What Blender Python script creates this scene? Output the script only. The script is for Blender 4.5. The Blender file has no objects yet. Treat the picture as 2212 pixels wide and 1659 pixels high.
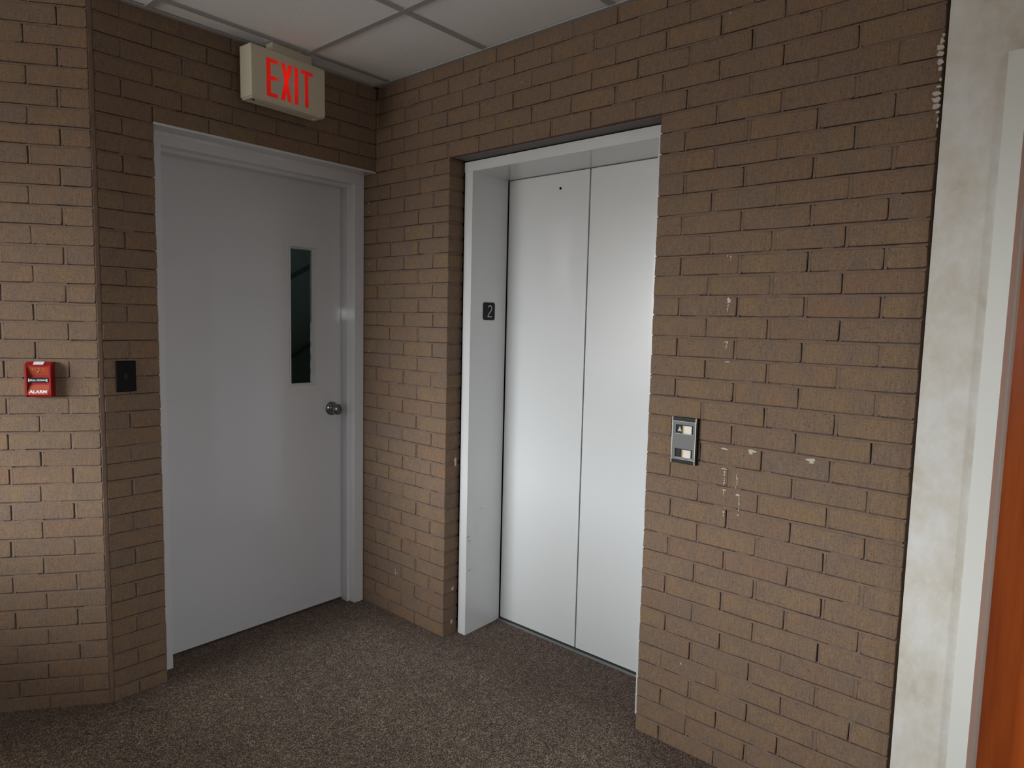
import bpy, bmesh, math, random
from mathutils import Matrix, Vector
random.seed(11)
S = bpy.context.scene
COL = S.collection
PI = math.pi

# ------------------------------------------------------------------ camera, world, light, exposure
cam_d = bpy.data.cameras.new('camera'); cam = bpy.data.objects.new('camera', cam_d); COL.objects.link(cam)
cam_d.sensor_width = 36.0; cam_d.lens = 23.476; cam_d.clip_start = 0.05
RIGHT = Vector((0.6573, -0.7533, 0.0234)).normalized()
FWD = Vector((0.7517, 0.6530, -0.0922)).normalized()
UP = RIGHT.cross(FWD).normalized(); RIGHT = FWD.cross(UP).normalized()
cam.matrix_world = Matrix(((RIGHT.x, UP.x, -FWD.x, -2.0578), (RIGHT.y, UP.y, -FWD.y, -2.6937), (RIGHT.z, UP.z, -FWD.z, 1.4647), (0, 0, 0, 1)))
S.camera = cam
w = bpy.data.worlds.new('world'); S.world = w; w.use_nodes = True
wn = w.node_tree
def _wn(t): return wn.nodes.new(t)
_g = _wn('ShaderNodeTexCoord'); _s = _wn('ShaderNodeSeparateXYZ'); _r = _wn('ShaderNodeValToRGB')
wn.links.new(_g.outputs['Generated'], _s.inputs[0]); wn.links.new(_s.outputs['Z'], _r.inputs['Fac'])
# overcast sky over a dull ground; the ramp reads the sine of the elevation
_r.color_ramp.elements[0].position = 0.0; _r.color_ramp.elements[0].color = (0.20, 0.198, 0.195, 1)
_r.color_ramp.elements[1].position = 0.06; _r.color_ramp.elements[1].color = (0.93, 0.97, 1.0, 1)
wn.links.new(_r.outputs['Color'], wn.nodes['Background'].inputs[0])
wn.nodes['Background'].inputs[1].default_value = 34.5

def portal(name, loc, rot, sx, sy):
    l = bpy.data.lights.new(name, 'AREA'); l.shape = 'RECTANGLE'; l.size = sx; l.size_y = sy; l.cycles.is_portal = True
    o = bpy.data.objects.new(name, l); COL.objects.link(o); o.location = loc; o.rotation_euler = rot
# sky through the side window, and through an unseen rear opening added as fill
portal('side_window_daylight', (-5.50, 0.325, 1.575), (math.pi/2, 0, -math.pi/2), 2.25, 1.35)
portal('rear_fill_daylight', (-2.2, -6.20, 1.60), (math.pi/2, 0, 0), 0.44, 1.30)
# the small flash of the photographer's camera
fl = bpy.data.lights.new('camera_flash', 'SPOT'); fl.energy = 11; fl.spot_size = math.radians(100); fl.spot_blend = 0.8; fl.shadow_soft_size = 0.012
flo = bpy.data.objects.new('camera_flash', fl); COL.objects.link(flo)
flo.location = Vector((-2.0578, -2.6937, 1.4647)) - RIGHT * 0.03 + UP * 0.045 + FWD * 0.02
flo.rotation_euler = FWD.to_track_quat('-Z', 'Y').to_euler()

vs = S.view_settings
vs.view_transform = 'Standard'; vs.look = 'None'; vs.gamma = 1.0; vs.use_curve_mapping = False
vs.exposure = 0.0
S.cycles.max_bounces = 8; S.cycles.use_denoising = True

# ------------------------------------------------------------------ helpers
def tag(o, label=None, cat=None, group=None, kind=None):
    if label: o['label'] = label
    if cat: o['category'] = cat
    if group: o['group'] = group
    if kind: o['kind'] = kind
    return o
def obj(name, bm, mat, parent=None, smooth=False, loc=None):
    if isinstance(bm, bmesh.types.BMesh):
        me = bpy.data.meshes.new(name); bm.to_mesh(me); bm.free()
    else: me = bm
    if mat and not me.materials: me.materials.append(mat)
    if smooth:
        for p in me.polygons: p.use_smooth = True
    o = bpy.data.objects.new(name, me); COL.objects.link(o)
    if parent: o.parent = parent
    if loc: o.location = loc
    return o
def empty(name, loc=(0, 0, 0), rotz=0.0, parent=None):
    o = bpy.data.objects.new(name, None); COL.objects.link(o); o.location = loc; o.rotation_euler = (0, 0, rotz)
    o.empty_display_size = 0.1
    if parent: o.parent = parent
    return o
def box(bm, x0, x1, y0, y1, z0, z1, bev=0.0, seg=1):
    x0, x1 = min(x0, x1), max(x0, x1); y0, y1 = min(y0, y1), max(y0, y1); z0, z1 = min(z0, z1), max(z0, z1)
    n0 = set(bm.verts)
    v = [bm.verts.new(c) for c in [(x0,y0,z0),(x1,y0,z0),(x1,y1,z0),(x0,y1,z0),(x0,y0,z1),(x1,y0,z1),(x1,y1,z1),(x0,y1,z1)]]
    fs = [bm.faces.new([v[i] for i in q]) for q in [(0,3,2,1),(4,5,6,7),(0,1,5,4),(1,2,6,5),(2,3,7,6),(3,0,4,7)]]
    if bev:
        es = {e for f in fs for e in f.edges}
        bmesh.ops.bevel(bm, geom=list(es), offset=bev, segments=seg, affect='EDGES', profile=0.5)
    return bm
def nb(): return bmesh.new()
def bx(*a, **k): return box(nb(), *a, **k)
def prism(bm, pts, axis, a, b):
    """polygon pts (2d) extruded along axis from a to b. axis 'x': pts are (y,z); 'y': (x,z); 'z': (x,y)"""
    def P(u, v, w):
        return {'x': (w, u, v), 'y': (u, w, v), 'z': (u, v, w)}[axis]
    A = [bm.verts.new(P(u, v, a)) for u, v in pts]; B = [bm.verts.new(P(u, v, b)) for u, v in pts]
    fs = [bm.faces.new(A), bm.faces.new(B[::-1])]
    n = len(pts)
    for i in range(n): fs.append(bm.faces.new([A[i], B[i], B[(i+1) % n], A[(i+1) % n]]))
    bmesh.ops.recalc_face_normals(bm, faces=fs)
    return bm
def lathe(prof, seg=32):
    """profile (r, h) revolved about local z"""
    bm = nb(); rings = []
    for r, h in prof:
        rings.append([bm.verts.new((r*math.cos(2*PI*i/seg), r*math.sin(2*PI*i/seg), h)) for i in range(seg)] if r > 1e-6 else [bm.verts.new((0, 0, h))])
    for a, b in zip(rings, rings[1:]):
        for i in range(seg):
            j = (i+1) % seg
            if len(a) == 1: bm.faces.new([a[0], b[i], b[j]])
            elif len(b) == 1: bm.faces.new([a[i], a[j], b[0]])
            else: bm.faces.new([a[i], a[j], b[j], b[i]])
    bmesh.ops.recalc_face_normals(bm, faces=bm.faces[:])
    return bm
def text_obj(name, body, size, mat, parent, M, sx=1.0, depth=0.0003, bold=0.0, space=1.0):
    c = bpy.data.curves.new(name, 'FONT'); c.body = body; c.size = size; c.align_x = 'CENTER'; c.align_y = 'CENTER'
    c.extrude = depth; c.offset = bold; c.space_character = space; c.resolution_u = 4
    t = bpy.data.objects.new(name, c); COL.objects.link(t)
    dg = bpy.context.evaluated_depsgraph_get(); dg.update()
    me = bpy.data.meshes.new_from_object(t.evaluated_get(dg)); bpy.data.objects.remove(t)
    me.transform(M @ Matrix.Diagonal((sx, 1, 1, 1)))
    me.name = name; me.materials.clear(); me.materials.append(mat)
    return obj(name, me, None, parent)
def clip(poly, nx, ny, d):
    """keep nx*x+ny*y<=d"""
    out = []
    for i in range(len(poly)):
        a, b = poly[i], poly[(i+1) % len(poly)]
        fa, fb = nx*a[0]+ny*a[1]-d, nx*b[0]+ny*b[1]-d
        if fa <= 0: out.append(a)
        if (fa < 0 < fb) or (fb < 0 < fa):
            t = fa/(fa-fb); out.append((a[0]+t*(b[0]-a[0]), a[1]+t*(b[1]-a[1])))
    return out

# ------------------------------------------------------------------ materials
def mat(name, rough=0.5, metallic=0.0, col=None, spec=0.5):
    m = bpy.data.materials.new(name); m.use_nodes = True
    b = m.node_tree.nodes['Principled BSDF']
    b.inputs['Roughness'].default_value = rough; b.inputs['Metallic'].default_value = metallic
    b.inputs['Specular IOR Level'].default_value = spec
    if col: b.inputs['Base Color'].default_value = (*col, 1)
    return m, m.node_tree, b
def N(nt, typ, **k):
    n = nt.nodes.new(typ)
    for a, v in k.items():
        if a in n.inputs: n.inputs[a].default_value = v
        else: setattr(n, a, v)
    return n
def coords(nt, randomise=False, scale=(1, 1, 1)):
    tc = N(nt, 'ShaderNodeTexCoord'); mp = N(nt, 'ShaderNodeMapping'); mp.inputs['Scale'].default_value = scale
    nt.links.new(tc.outputs['Object'], mp.inputs['Vector'])
    if randomise:
        oi = N(nt, 'ShaderNodeObjectInfo'); mul = N(nt, 'ShaderNodeMath', operation='MULTIPLY'); mul.inputs[1].default_value = 37.0
        nt.links.new(oi.outputs['Random'], mul.inputs[0]); nt.links.new(mul.outputs[0], mp.inputs['Location'])
        return mp.outputs[0], oi.outputs['Random']
    return mp.outputs[0]
def ramp(nt, fac, stops, interp='LINEAR'):
    r = N(nt, 'ShaderNodeValToRGB'); r.color_ramp.interpolation = interp
    e = r.color_ramp.elements
    while len(e) < len(stops): e.new(0.5)
    for el, (p, c) in zip(e, stops): el.position = p; el.color = (*c, 1) if len(c) == 3 else c
    nt.links.new(fac, r.inputs['Fac']); return r.outputs['Color']
def mixc(nt, fac, a, b, mode='MIX'):
    m = N(nt, 'ShaderNodeMix', data_type='RGBA', blend_type=mode)
    if isinstance(fac, (int, float)): m.inputs[0].default_value = fac
    else: nt.links.new(fac, m.inputs[0])
    for s, v in ((6, a), (7, b)):
        if isinstance(v, tuple): m.inputs[s].default_value = (*v, 1)
        else: nt.links.new(v, m.inputs[s])
    return m.outputs[2]
def noise(nt, vec, scale, detail=2.0, rough=0.5):
    n = N(nt, 'ShaderNodeTexNoise'); n.inputs['Scale'].default_value = scale; n.inputs['Detail'].default_value = detail; n.inputs['Roughness'].default_value = rough
    nt.links.new(vec, n.inputs['Vector']); return n.outputs['Fac']
def bump(nt, bsdf, h, strength, dist=0.002, normal=None):
    b = N(nt, 'ShaderNodeBump'); b.inputs['Strength'].default_value = strength; b.inputs['Distance'].default_value = dist
    nt.links.new(h, b.inputs['Height'])
    if normal: nt.links.new(normal, b.inputs['Normal'])
    nt.links.new(b.outputs[0], bsdf.inputs['Normal']); return b.outputs[0]

def brick_material():
    m, nt, b = mat('brown_brick', 0.85, spec=0.25)
    v, rnd = coords(nt, True)
    base = ramp(nt, rnd, [(0.0, (0.186, 0.120, 0.077)), (0.25, (0.208, 0.136, 0.081)), (0.5, (0.193, 0.126, 0.083)), (0.75, (0.213, 0.139, 0.080)), (0.93, (0.205, 0.123, 0.076)), (1.0, (0.180, 0.124, 0.090))])
    cl = noise(nt, v, 16.0, 4.0)
    c1 = mixc(nt, ramp(nt, cl, [(0.38, (0, 0, 0)), (0.68, (0.85, 0.85, 0.85))]), base, (0.168, 0.120, 0.090))
    vc = coords(nt, False, (230, 230, 26)); comb = noise(nt, vc, 1.0, 2.0)
    c2 = mixc(nt, 1.0, c1, ramp(nt, comb, [(0.3, (0.90, 0.90, 0.90)), (0.7, (1.10, 1.10, 1.10))]), 'MULTIPLY')
    fine = noise(nt, v, 190.0, 4.0, 0.75)
    c2 = mixc(nt, 1.0, c2, ramp(nt, fine, [(0.3, (0.76, 0.76, 0.75)), (0.7, (1.22, 1.22, 1.23))]), 'MULTIPLY')
    vv = N(nt, 'ShaderNodeTexVoronoi'); vv.inputs['Scale'].default_value = 150.0
    vs_ = N(nt, 'ShaderNodeMapping'); vs_.inputs['Scale'].default_value = (1, 1, 0.6); nt.links.new(v, vs_.inputs['Vector']); nt.links.new(vs_.outputs[0], vv.inputs['Vector'])
    sp = ramp(nt, vv.outputs['Distance'], [(0.11, (1, 1, 1)), (0.23, (0, 0, 0))])
    gate = ramp(nt, noise(nt, v, 60.0, 1.0), [(0.42, (0, 0, 0)), (0.55, (0.85, 0.85, 0.85))])
    c3 = mixc(nt, mixc(nt, 1.0, sp, gate, 'MULTIPLY'), c2, (0.05, 0.03, 0.02))
    v2 = N(nt, 'ShaderNodeTexVoronoi'); v2.inputs['Scale'].default_value = 60.0; nt.links.new(v, v2.inputs['Vector'])
    sp2 = ramp(nt, v2.outputs['Distance'], [(0.035, (1, 1, 1)), (0.06, (0, 0, 0))])
    g2 = ramp(nt, noise(nt, v, 33.0, 1.0), [(0.54, (0, 0, 0)), (0.60, (1, 1, 1))])
    c4 = mixc(nt, mixc(nt, 1.0, sp2, g2, 'MULTIPLY'), c3, (0.52, 0.44, 0.33))
    nt.links.new(c4, b.inputs['Base Color'])
    n1 = bump(nt, b, comb, 0.30, 0.0010)
    bump(nt, b, noise(nt, v, 220.0, 3.0), 0.35, 0.0012, n1)
    return m
def mortar_material():
    m, nt, b = mat('brown_mortar', 0.95, spec=0.2)
    v = coords(nt)
    nt.links.new(ramp(nt, noise(nt, v, 40.0, 4.0), [(0.3, (0.156, 0.107, 0.080)), (0.7, (0.198, 0.137, 0.103))]), b.inputs['Base Color'])
    bump(nt, b, noise(nt, v, 300.0, 3.0), 0.5, 0.0012)
    return m
def paint(name, col, rough=0.35, peel=0.12, spec=0.5, coat=0.0, crough=0.075):
    m, nt, b = mat(name, rough, col=col, spec=spec)
    v = coords(nt)
    bump(nt, b, noise(nt, v, 160.0, 2.0), peel, 0.0006)
    if coat: b.inputs['Coat Weight'].default_value = coat; b.inputs['Coat Roughness'].default_value = crough
    return m
def carpet_material():
    m, nt, b = mat('brown_fleck_carpet', 1.0, spec=0.05)
    v = coords(nt)
    vo = N(nt, 'ShaderNodeTexVoronoi'); vo.inputs['Scale'].default_value = 330.0; vo.inputs['Randomness'].default_value = 1.0
    nt.links.new(v, vo.inputs['Vector'])
    sep = N(nt, 'ShaderNodeSeparateColor'); nt.links.new(vo.outputs['Color'], sep.inputs[0])
    base = ramp(nt, sep.outputs[0], [(0.0, (0.020, 0.014, 0.012)), (0.25, (0.074, 0.052, 0.044)), (0.5, (0.140, 0.104, 0.085)), (0.72, (0.210, 0.160, 0.112)), (0.84, (0.34, 0.240, 0.150)), (0.93, (0.40, 0.350, 0.315)), (1.0, (0.50, 0.43, 0.30))])
    big = ramp(nt, noise(nt, v, 2.3, 4.0), [(0.3, (0.95, 0.95, 0.95)), (0.7, (1.25, 1.24, 1.20))])
    mid = ramp(nt, noise(nt, v, 28.0, 3.0), [(0.3, (0.82, 0.80, 0.80)), (0.7, (1.18, 1.18, 1.16))])
    c = mixc(nt, 1.0, base, big, 'MULTIPLY'); c = mixc(nt, 1.0, c, mid, 'MULTIPLY')
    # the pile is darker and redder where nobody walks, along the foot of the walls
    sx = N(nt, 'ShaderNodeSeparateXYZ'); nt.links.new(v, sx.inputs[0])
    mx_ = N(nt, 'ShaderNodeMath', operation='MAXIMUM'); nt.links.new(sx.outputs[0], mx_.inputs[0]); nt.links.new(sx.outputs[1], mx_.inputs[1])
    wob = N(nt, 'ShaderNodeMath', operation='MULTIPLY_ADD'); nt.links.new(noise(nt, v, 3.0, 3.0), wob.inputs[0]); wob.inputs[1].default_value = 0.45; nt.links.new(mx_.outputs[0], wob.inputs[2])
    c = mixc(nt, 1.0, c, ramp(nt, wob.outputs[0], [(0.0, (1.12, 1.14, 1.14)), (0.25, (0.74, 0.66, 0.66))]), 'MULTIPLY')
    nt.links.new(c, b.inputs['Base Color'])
    inv = N(nt, 'ShaderNodeMath', operation='SUBTRACT'); inv.inputs[0].default_value = 1.0; nt.links.new(vo.outputs['Distance'], inv.inputs[1])
    n1 = bump(nt, b, inv.outputs[0], 0.9, 0.004)
    bump(nt, b, noise(nt, v, 70.0, 2.0), 0.5, 0.004, n1)
    b.inputs['Sheen Weight'].default_value = 0.15
    return m
def wallpaper_material():
    m, nt, b = mat('mottled_cream_wallpaper', 0.6, spec=0.3)
    v = coords(nt, False, (1.0, 1.0, 0.75))
    n1 = noise(nt, v, 9.0, 5.0, 0.6)
    c = ramp(nt, n1, [(0.28, (0.47, 0.42, 0.34)), (0.42, (0.55, 0.51, 0.435)), (0.58, (0.60, 0.58, 0.53)), (0.74, (0.67, 0.67, 0.65))])
    n2 = noise(nt, v, 45.0, 4.0, 0.6)
    c = mixc(nt, ramp(nt, n2, [(0.45, (0, 0, 0)), (0.75, (0.5, 0.5, 0.5))]), c, (0.66, 0.65, 0.63))
    nt.links.new(c, b.inputs['Base Color']); bump(nt, b, n2, 0.15, 0.001)
    return m
def tile_material():
    m, nt, b = mat('ceiling_tile', 0.95, spec=0.1)
    v = coords(nt)
    nt.links.new(ramp(nt, noise(nt, v, 300.0, 2.0), [(0.3, (0.76, 0.76, 0.75)), (0.7, (0.86, 0.86, 0.85))]), b.inputs['Base Color'])
    bump(nt, b, noise(nt, v, 220.0, 3.0), 0.25, 0.001)
    return m
def wood_material():
    m, nt, b = mat('orange_stained_wood', 0.32)
    v = coords(nt, False, (9.0, 9.0, 0.55))
    g = noise(nt, v, 3.0, 5.0, 0.6)
    nt.links.new(ramp(nt, g, [(0.3, (0.46, 0.080, 0.010)), (0.5, (0.62, 0.125, 0.016)), (0.7, (0.74, 0.175, 0.026))]), b.inputs['Base Color'])
    b.inputs['Coat Weight'].default_value = 0.4; b.inputs['Coat Roughness'].default_value = 0.25
    return m
M_BRICK = brick_material(); M_MORTAR = mortar_material(); M_CARPET = carpet_material()
M_PAPER = wallpaper_material(); M_TILE = tile_material(); M_WOOD = wood_material()
M_WHITE = paint('white_gloss_paint', (0.66, 0.67, 0.67), 0.28, 0.05, coat=0.6, crough=0.17)
M_DOOR = paint('door_white_paint', (0.56, 0.57, 0.60), 0.30, 0.07, coat=0.85)
M_FRAME = paint('frame_white_paint', (0.60, 0.60, 0.61), 0.32, 0.08, coat=0.85)
M_CASING = paint('cream_white_paint', (0.66, 0.665, 0.62), 0.4, 0.1)
M_ROOM = paint('plain_wall_paint', (0.42, 0.39, 0.34), 0.7, 0.1)
M_TEE = paint('grid_grey_paint', (0.36, 0.35, 0.34), 0.5, 0.0)
M_DARK = mat('dark_void', 1.0, col=(0.01, 0.01, 0.01), spec=0.0)[0]
M_BLACK = mat('black_plastic', 0.5, col=(0.010, 0.010, 0.011), spec=0.25)[0]
M_BROWNPLATE = mat('dark_brown_plastic', 0.6, col=(0.006, 0.005, 0.005), spec=0.15)[0]
M_RUST = mat('rust_primer', 0.8, col=(0.085, 0.028, 0.014))[0]
M_GREYSTEEL = mat('grey_steel', 0.7, col=(0.15, 0.13, 0.125))[0]
M_CHROME = mat('satin_chrome', 0.16, 1.0, col=(0.27, 0.27, 0.285))[0]
M_ALU = mat('aluminium_sill', 0.38, 0.8, col=(0.36, 0.37, 0.37))[0]
M_BRUSHED, _nt, _b = mat('brushed_grey_metal', 0.5, 0.3, col=(0.115, 0.115, 0.11))
_v = coords(_nt, False, (40, 40, 900)); bump(_nt, _b, noise(_nt, _v, 1.0, 2.0), 0.2, 0.0004)
M_EDGE = mat('bright_metal_edge', 0.4, 0.4, col=(0.42, 0.41, 0.38))[0]
M_BEIGE = paint('beige_plastic', (0.60, 0.545, 0.42), 0.45, 0.15)
M_RED = mat('alarm_red', 0.35, col=(0.30, 0.004, 0.006))[0]
M_ORANGE = mat('alarm_orange_red', 0.5, col=(0.42, 0.055, 0.015))[0]
M_WTEXT = mat('white_lettering', 0.5, col=(0.85, 0.85, 0.85))[0]
M_DIMTEXT = mat('faded_tan_lettering', 0.6, col=(0.50, 0.20, 0.09))[0]
M_PLATEBLACK = mat('black_number_plate', 0.5, col=(0.010, 0.010, 0.011), spec=0.25)[0]
M_PLATETEXT = mat('pale_grey_number', 0.5, col=(0.52, 0.51, 0.48))[0]
M_BUTTON = mat('ivory_button', 0.4, col=(0.72, 0.69, 0.60))[0]
M_AMBER = mat('amber_button_edge', 0.4, col=(0.62, 0.36, 0.11))[0]
M_ARROW = mat('pale_green_arrow', 0.5, col=(0.42, 0.52, 0.46))[0]
M_DARKARROW = mat('dark_arrow', 0.6, col=(0.004, 0.004, 0.004))[0]
M_SPLASH = mat('white_splashed_paint', 0.7, col=(0.50, 0.47, 0.41))[0]
M_PLASTER = mat('cream_plaster_dab', 0.8, col=(0.46, 0.42, 0.32))[0]
M_SCUFF = mat('dark_scuff', 0.8, col=(0.10, 0.10, 0.10))[0]
M_GLASS, _nt, _b = mat('dark_glass', 0.05, col=(0.75, 0.85, 0.82)); _b.inputs['Transmission Weight'].default_value = 1.0; _b.inputs['IOR'].default_value = 1.1
M_STAIR = mat('stairwell_wall', 0.9, col=(0.30, 0.36, 0.34))[0]
M_RAIL = mat('stair_dark_rail', 0.6, col=(0.07, 0.07, 0.075), spec=0.2)[0]
# letters of the lit sign: red diffuser with the lamp behind the middle
M_EXIT, _nt, _b = mat('exit_red_diffuser', 0.45, col=(0.55, 0.012, 0.006))
_b.inputs['Emission Color'].default_value = (1.0, 0.012, 0.006, 1)
_tc = N(_nt, 'ShaderNodeTexCoord'); _mp = N(_nt, 'ShaderNodeMapping'); _mp.inputs['Location'].default_value = (-0.165, 0, 0.085); _nt.links.new(_tc.outputs['Object'], _mp.inputs['Vector'])
_ln = N(_nt, 'ShaderNodeVectorMath', operation='LENGTH'); _nt.links.new(_mp.outputs[0], _ln.inputs[0])
_mr = N(_nt, 'ShaderNodeMapRange'); _nt.links.new(_ln.outputs['Value'], _mr.inputs[0])
for _i, _q in ((1, 0.0), (2, 0.13), (3, 0.50), (4, 0.20)): _mr.inputs[_i].default_value = _q
_nt.links.new(_mr.outputs[0], _b.inputs['Emission Strength'])

# ------------------------------------------------------------------ brick coursing
ZA = [2.1718,2.1063,2.0384,1.9682,1.9007,1.8331,1.7657,1.699,1.6334,1.5673,1.5003,1.433,1.3657,1.2975,1.2285,1.1603,1.0927,1.0224,0.9533,0.8864,0.8164,0.7474,0.6786,0.6091,0.5396,0.4706,0.4045,0.3338,0.2664,0.1985,0.1306,0.0612,-0.006]
ZB = [2.168,2.1032,2.0378,1.9703,1.9019,1.8352,1.7668,1.6988,1.6315,1.5647,1.4984,1.4317,1.3653,1.2982,1.23,1.1654,1.1013,1.0368,0.973,0.9112,0.8476,0.7815,0.7152,0.6468,0.5812,0.5143,0.4477,0.3817,0.314,0.2477,0.1821,0.1164,0.0525,-0.012]
PITCH = 0.0677; JB = 0.0085; CEIL = 2.565
_cache = {}
def brick_mesh(L, H, D=0.09):
    key = (round(L, 3), round(H, 3), round(D, 3), random.randrange(4))
    if key in _cache: return _cache[key]
    rnd = random.Random(hash(key) & 0xffff)
    j = lambda a: rnd.uniform(-a, a)
    c = rnd.uniform(0.0025, 0.0055); hx = L/2; hasmid = L > 0.07
    # outline in (x, z), counter-clockwise seen from the front (-y)
    out = [(-hx, c), (-hx+c, 0)] + ([(j(0.03), 0)] if hasmid else []) + [(hx-c, 0), (hx, c), (hx, H-c), (hx-c, H)] + ([(j(0.03), H)] if hasmid else []) + [(-hx+c, H), (-hx, H-c)]
    out = [(x+j(0.0013), z+j(0.0013)) for x, z in out]
    cx, cz = 0.0, H/2; ins = 0.0016
    bm = bmesh.new()
    def inset(x, z):
        return (x - math.copysign(ins, x) if abs(x) > hx*0.5 else x, z - math.copysign(ins, z-cz))
    F = [bm.verts.new((inset(x, z)[0], j(0.0004), inset(x, z)[1])) for x, z in out]
    R = [bm.verts.new((x, 0.0016+j(0.0004), z)) for x, z in out]
    B = [bm.verts.new((x, D, z)) for x, z in out]
    n = len(out)
    fs = [bm.faces.new(F)]
    for i in range(n):
        k = (i+1) % n
        fs.append(bm.faces.new([F[i], R[i], R[k], F[k]])); fs.append(bm.faces.new([R[i], B[i], B[k], R[k]]))
    me = bpy.data.meshes.new('brick'); bm.normal_update(); bm.to_mesh(me); bm.free()
    # make sure the front looks towards -y
    if me.polygons[0].normal.y > 0: me.flip_normals()
    me.materials.append(M_BRICK)
    _cache[key] = me; return me
def lay(wall, a, b, z0, z1, place, D=0.09):
    """one brick between stations a<b, bed z0..z1 ; place(mid)-> (x,y,rotz)"""
    L = b-a
    if L < 0.018: return
    me = brick_mesh(L, z1-z0, D)
    o = bpy.data.objects.new('brick', me); COL.objects.link(o); o.parent = wall
    x, y, r = place((a+b)/2); pr = random.uniform(-0.0008, 0.0008)
    o.location = (x+pr*math.sin(r), y-pr*math.cos(r), z0); o.rotation_euler = (random.uniform(-0.004, 0.004), 0, r)
    return o
JOINTS = {}
def joints(wall, sp, z0, z1, zb, conv):
    """sloping mortar of one course: bed joint over the bricks (recessed under the brick above, flush with the brick below) and the perpends.
    sp: brick spans, conv(station, depth) -> (x, y); stations run to the right as seen from the room"""
    bm = JOINTS.setdefault(wall.name, bmesh.new())
    def wedge(a, b, za, zc, da, db, dc, dd):
        # corners: (a,za,da) (b,za,db) (b,zc,dc) (a,zc,dd) front; back face at depth 12 mm
        F = [bm.verts.new((*conv(s_, d_), z_)) for s_, z_, d_ in ((a, za, da), (b, za, db), (b, zc, dc), (a, zc, dd))]
        B = [bm.verts.new((*conv(s_, 0.0150), z_)) for s_, z_ in ((a, za), (b, za), (b, zc), (a, zc))]
        bm.faces.new(F)
        for i in range(4):
            k = (i+1) % 4; bm.faces.new([F[i], B[i], B[k], F[k]])
    lo, hi = sp[0][0], sp[-1][1]
    q = lo; f0 = 0.0013
    while q < hi-1e-4:                                  # bed joint in short runs, its depth wandering a little
        e = min(q+random.uniform(0.03, 0.09), hi)
        d = random.uniform(0.008, 0.0135); f1 = random.uniform(0.0007, 0.0017); cr = random.uniform(0.0020, 0.0036)
        if random.random() < 0.15: d = 0.003
        wedge(q, e, z1-0.0012, zb-cr, 0.0002, 0.0002, f1, f0)
        wedge(q, e, zb-cr, zb+0.0006, d*0.5, d*0.5, d, d); f0 = f1; q = e
    for (a, b), (c, d_) in zip(sp, sp[1:]):
        deep = random.uniform(0.008, 0.0130); cr = random.uniform(0.0018, 0.0040)
        if random.random() < 0.2: deep = 0.003
        wedge(b-0.0006, b+cr, z0-0.001, z1, deep, deep*0.5, deep*0.5, deep)
        wedge(b+cr, c+0.001, z0-0.001, z1, 0.0014, 0.0003, 0.0003, 0.0014)
def rows(z_list, nup):
    """(index, z bottom, z top) of every course, from the top of the wall down"""
    r = []
    for u in range(nup, 0, -1): r.append((1-u, z_list[0]+(u-1)*PITCH, z_list[0]+u*PITCH-JB))
    for k in range(1, len(z_list)): r.append((k, z_list[k], z_list[k-1]-JB))
    return r
def laycourse(wall, sp, z0, z1, place, conv):
    for a, b in sp: lay(wall, a, b, z0, z1, place)
    joints(wall, sp, z0, z1, z1+JB, conv)
def spans(joints, lo, hi, gap=0.0095):
    js = [j for j in joints if lo+0.02 < j < hi-0.02]
    e = [lo] + [q for j in js for q in (j-gap/2, j+gap/2)] + [hi]
    return [(e[i], e[i+1]) for i in range(0, len(e), 2)]

# ---- wall_right (elevator wall), plane x = 0, station s = -y
PA, WE, END = 0.516, 1.540, 2.345
bm = nb()
def slabA(s0, s1, z0, z1): box(bm, 0.0125, 0.088, -s1, -s0, z0, z1)
slabA(-0.20, PA-0.004, -0.02, 2.1718+0.0); slabA(WE+0.004, END, -0.02, 2.1718); slabA(-0.20, END, 2.1745, 2.645)
box(bm, 0.034, 0.088, -2.36, -END+0.01, -0.02, 2.645)
wall_right = obj('wall_right', bm, M_MORTAR)
tag(wall_right, 'brown brick wall around the white elevator entrance, with recessed brown mortar', 'wall', kind='structure')
EVEN_UP = [0.12, 0.31, 0.503, 0.692, 0.881, 1.07, 1.259, 1.448, 1.637, 1.840, 2.043, 2.246]
ODD_UP = [0.02, 0.215, 0.405, 0.594, 0.786, 0.977, 1.167, 1.356, 1.547, 1.738, 1.941, 2.145]
EVEN = [0.115, 0.318, 1.637, 1.840, 2.043, 2.246]; ODD = [0.013, 0.216, 0.4193, 1.738, 1.941, 2.145]
placeA = lambda s: (0.0, -s, -PI/2)
convA = lambda s_, d_: (d_, -s_)
for k, z0, z1 in rows(ZA, 6):
    if z0 > CEIL-0.004: continue
    jo = lambda L: [q + random.uniform(-0.004, 0.004) for q in L]
    if k <= 0:
        laycourse(wall_right, spans(jo(EVEN_UP if k % 2 == 0 else ODD_UP), -0.002, END-0.002), z0, z1, placeA, convA)
    else:
        L = EVEN if k % 2 == 0 else ODD
        laycourse(wall_right, spans(jo([q for q in L if q < PA]), -0.105, PA), z0, z1, placeA, convA)
        laycourse(wall_right, spans(jo([q for q in L if q > WE]), WE, END-0.002), z0, z1, placeA, convA)

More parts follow.
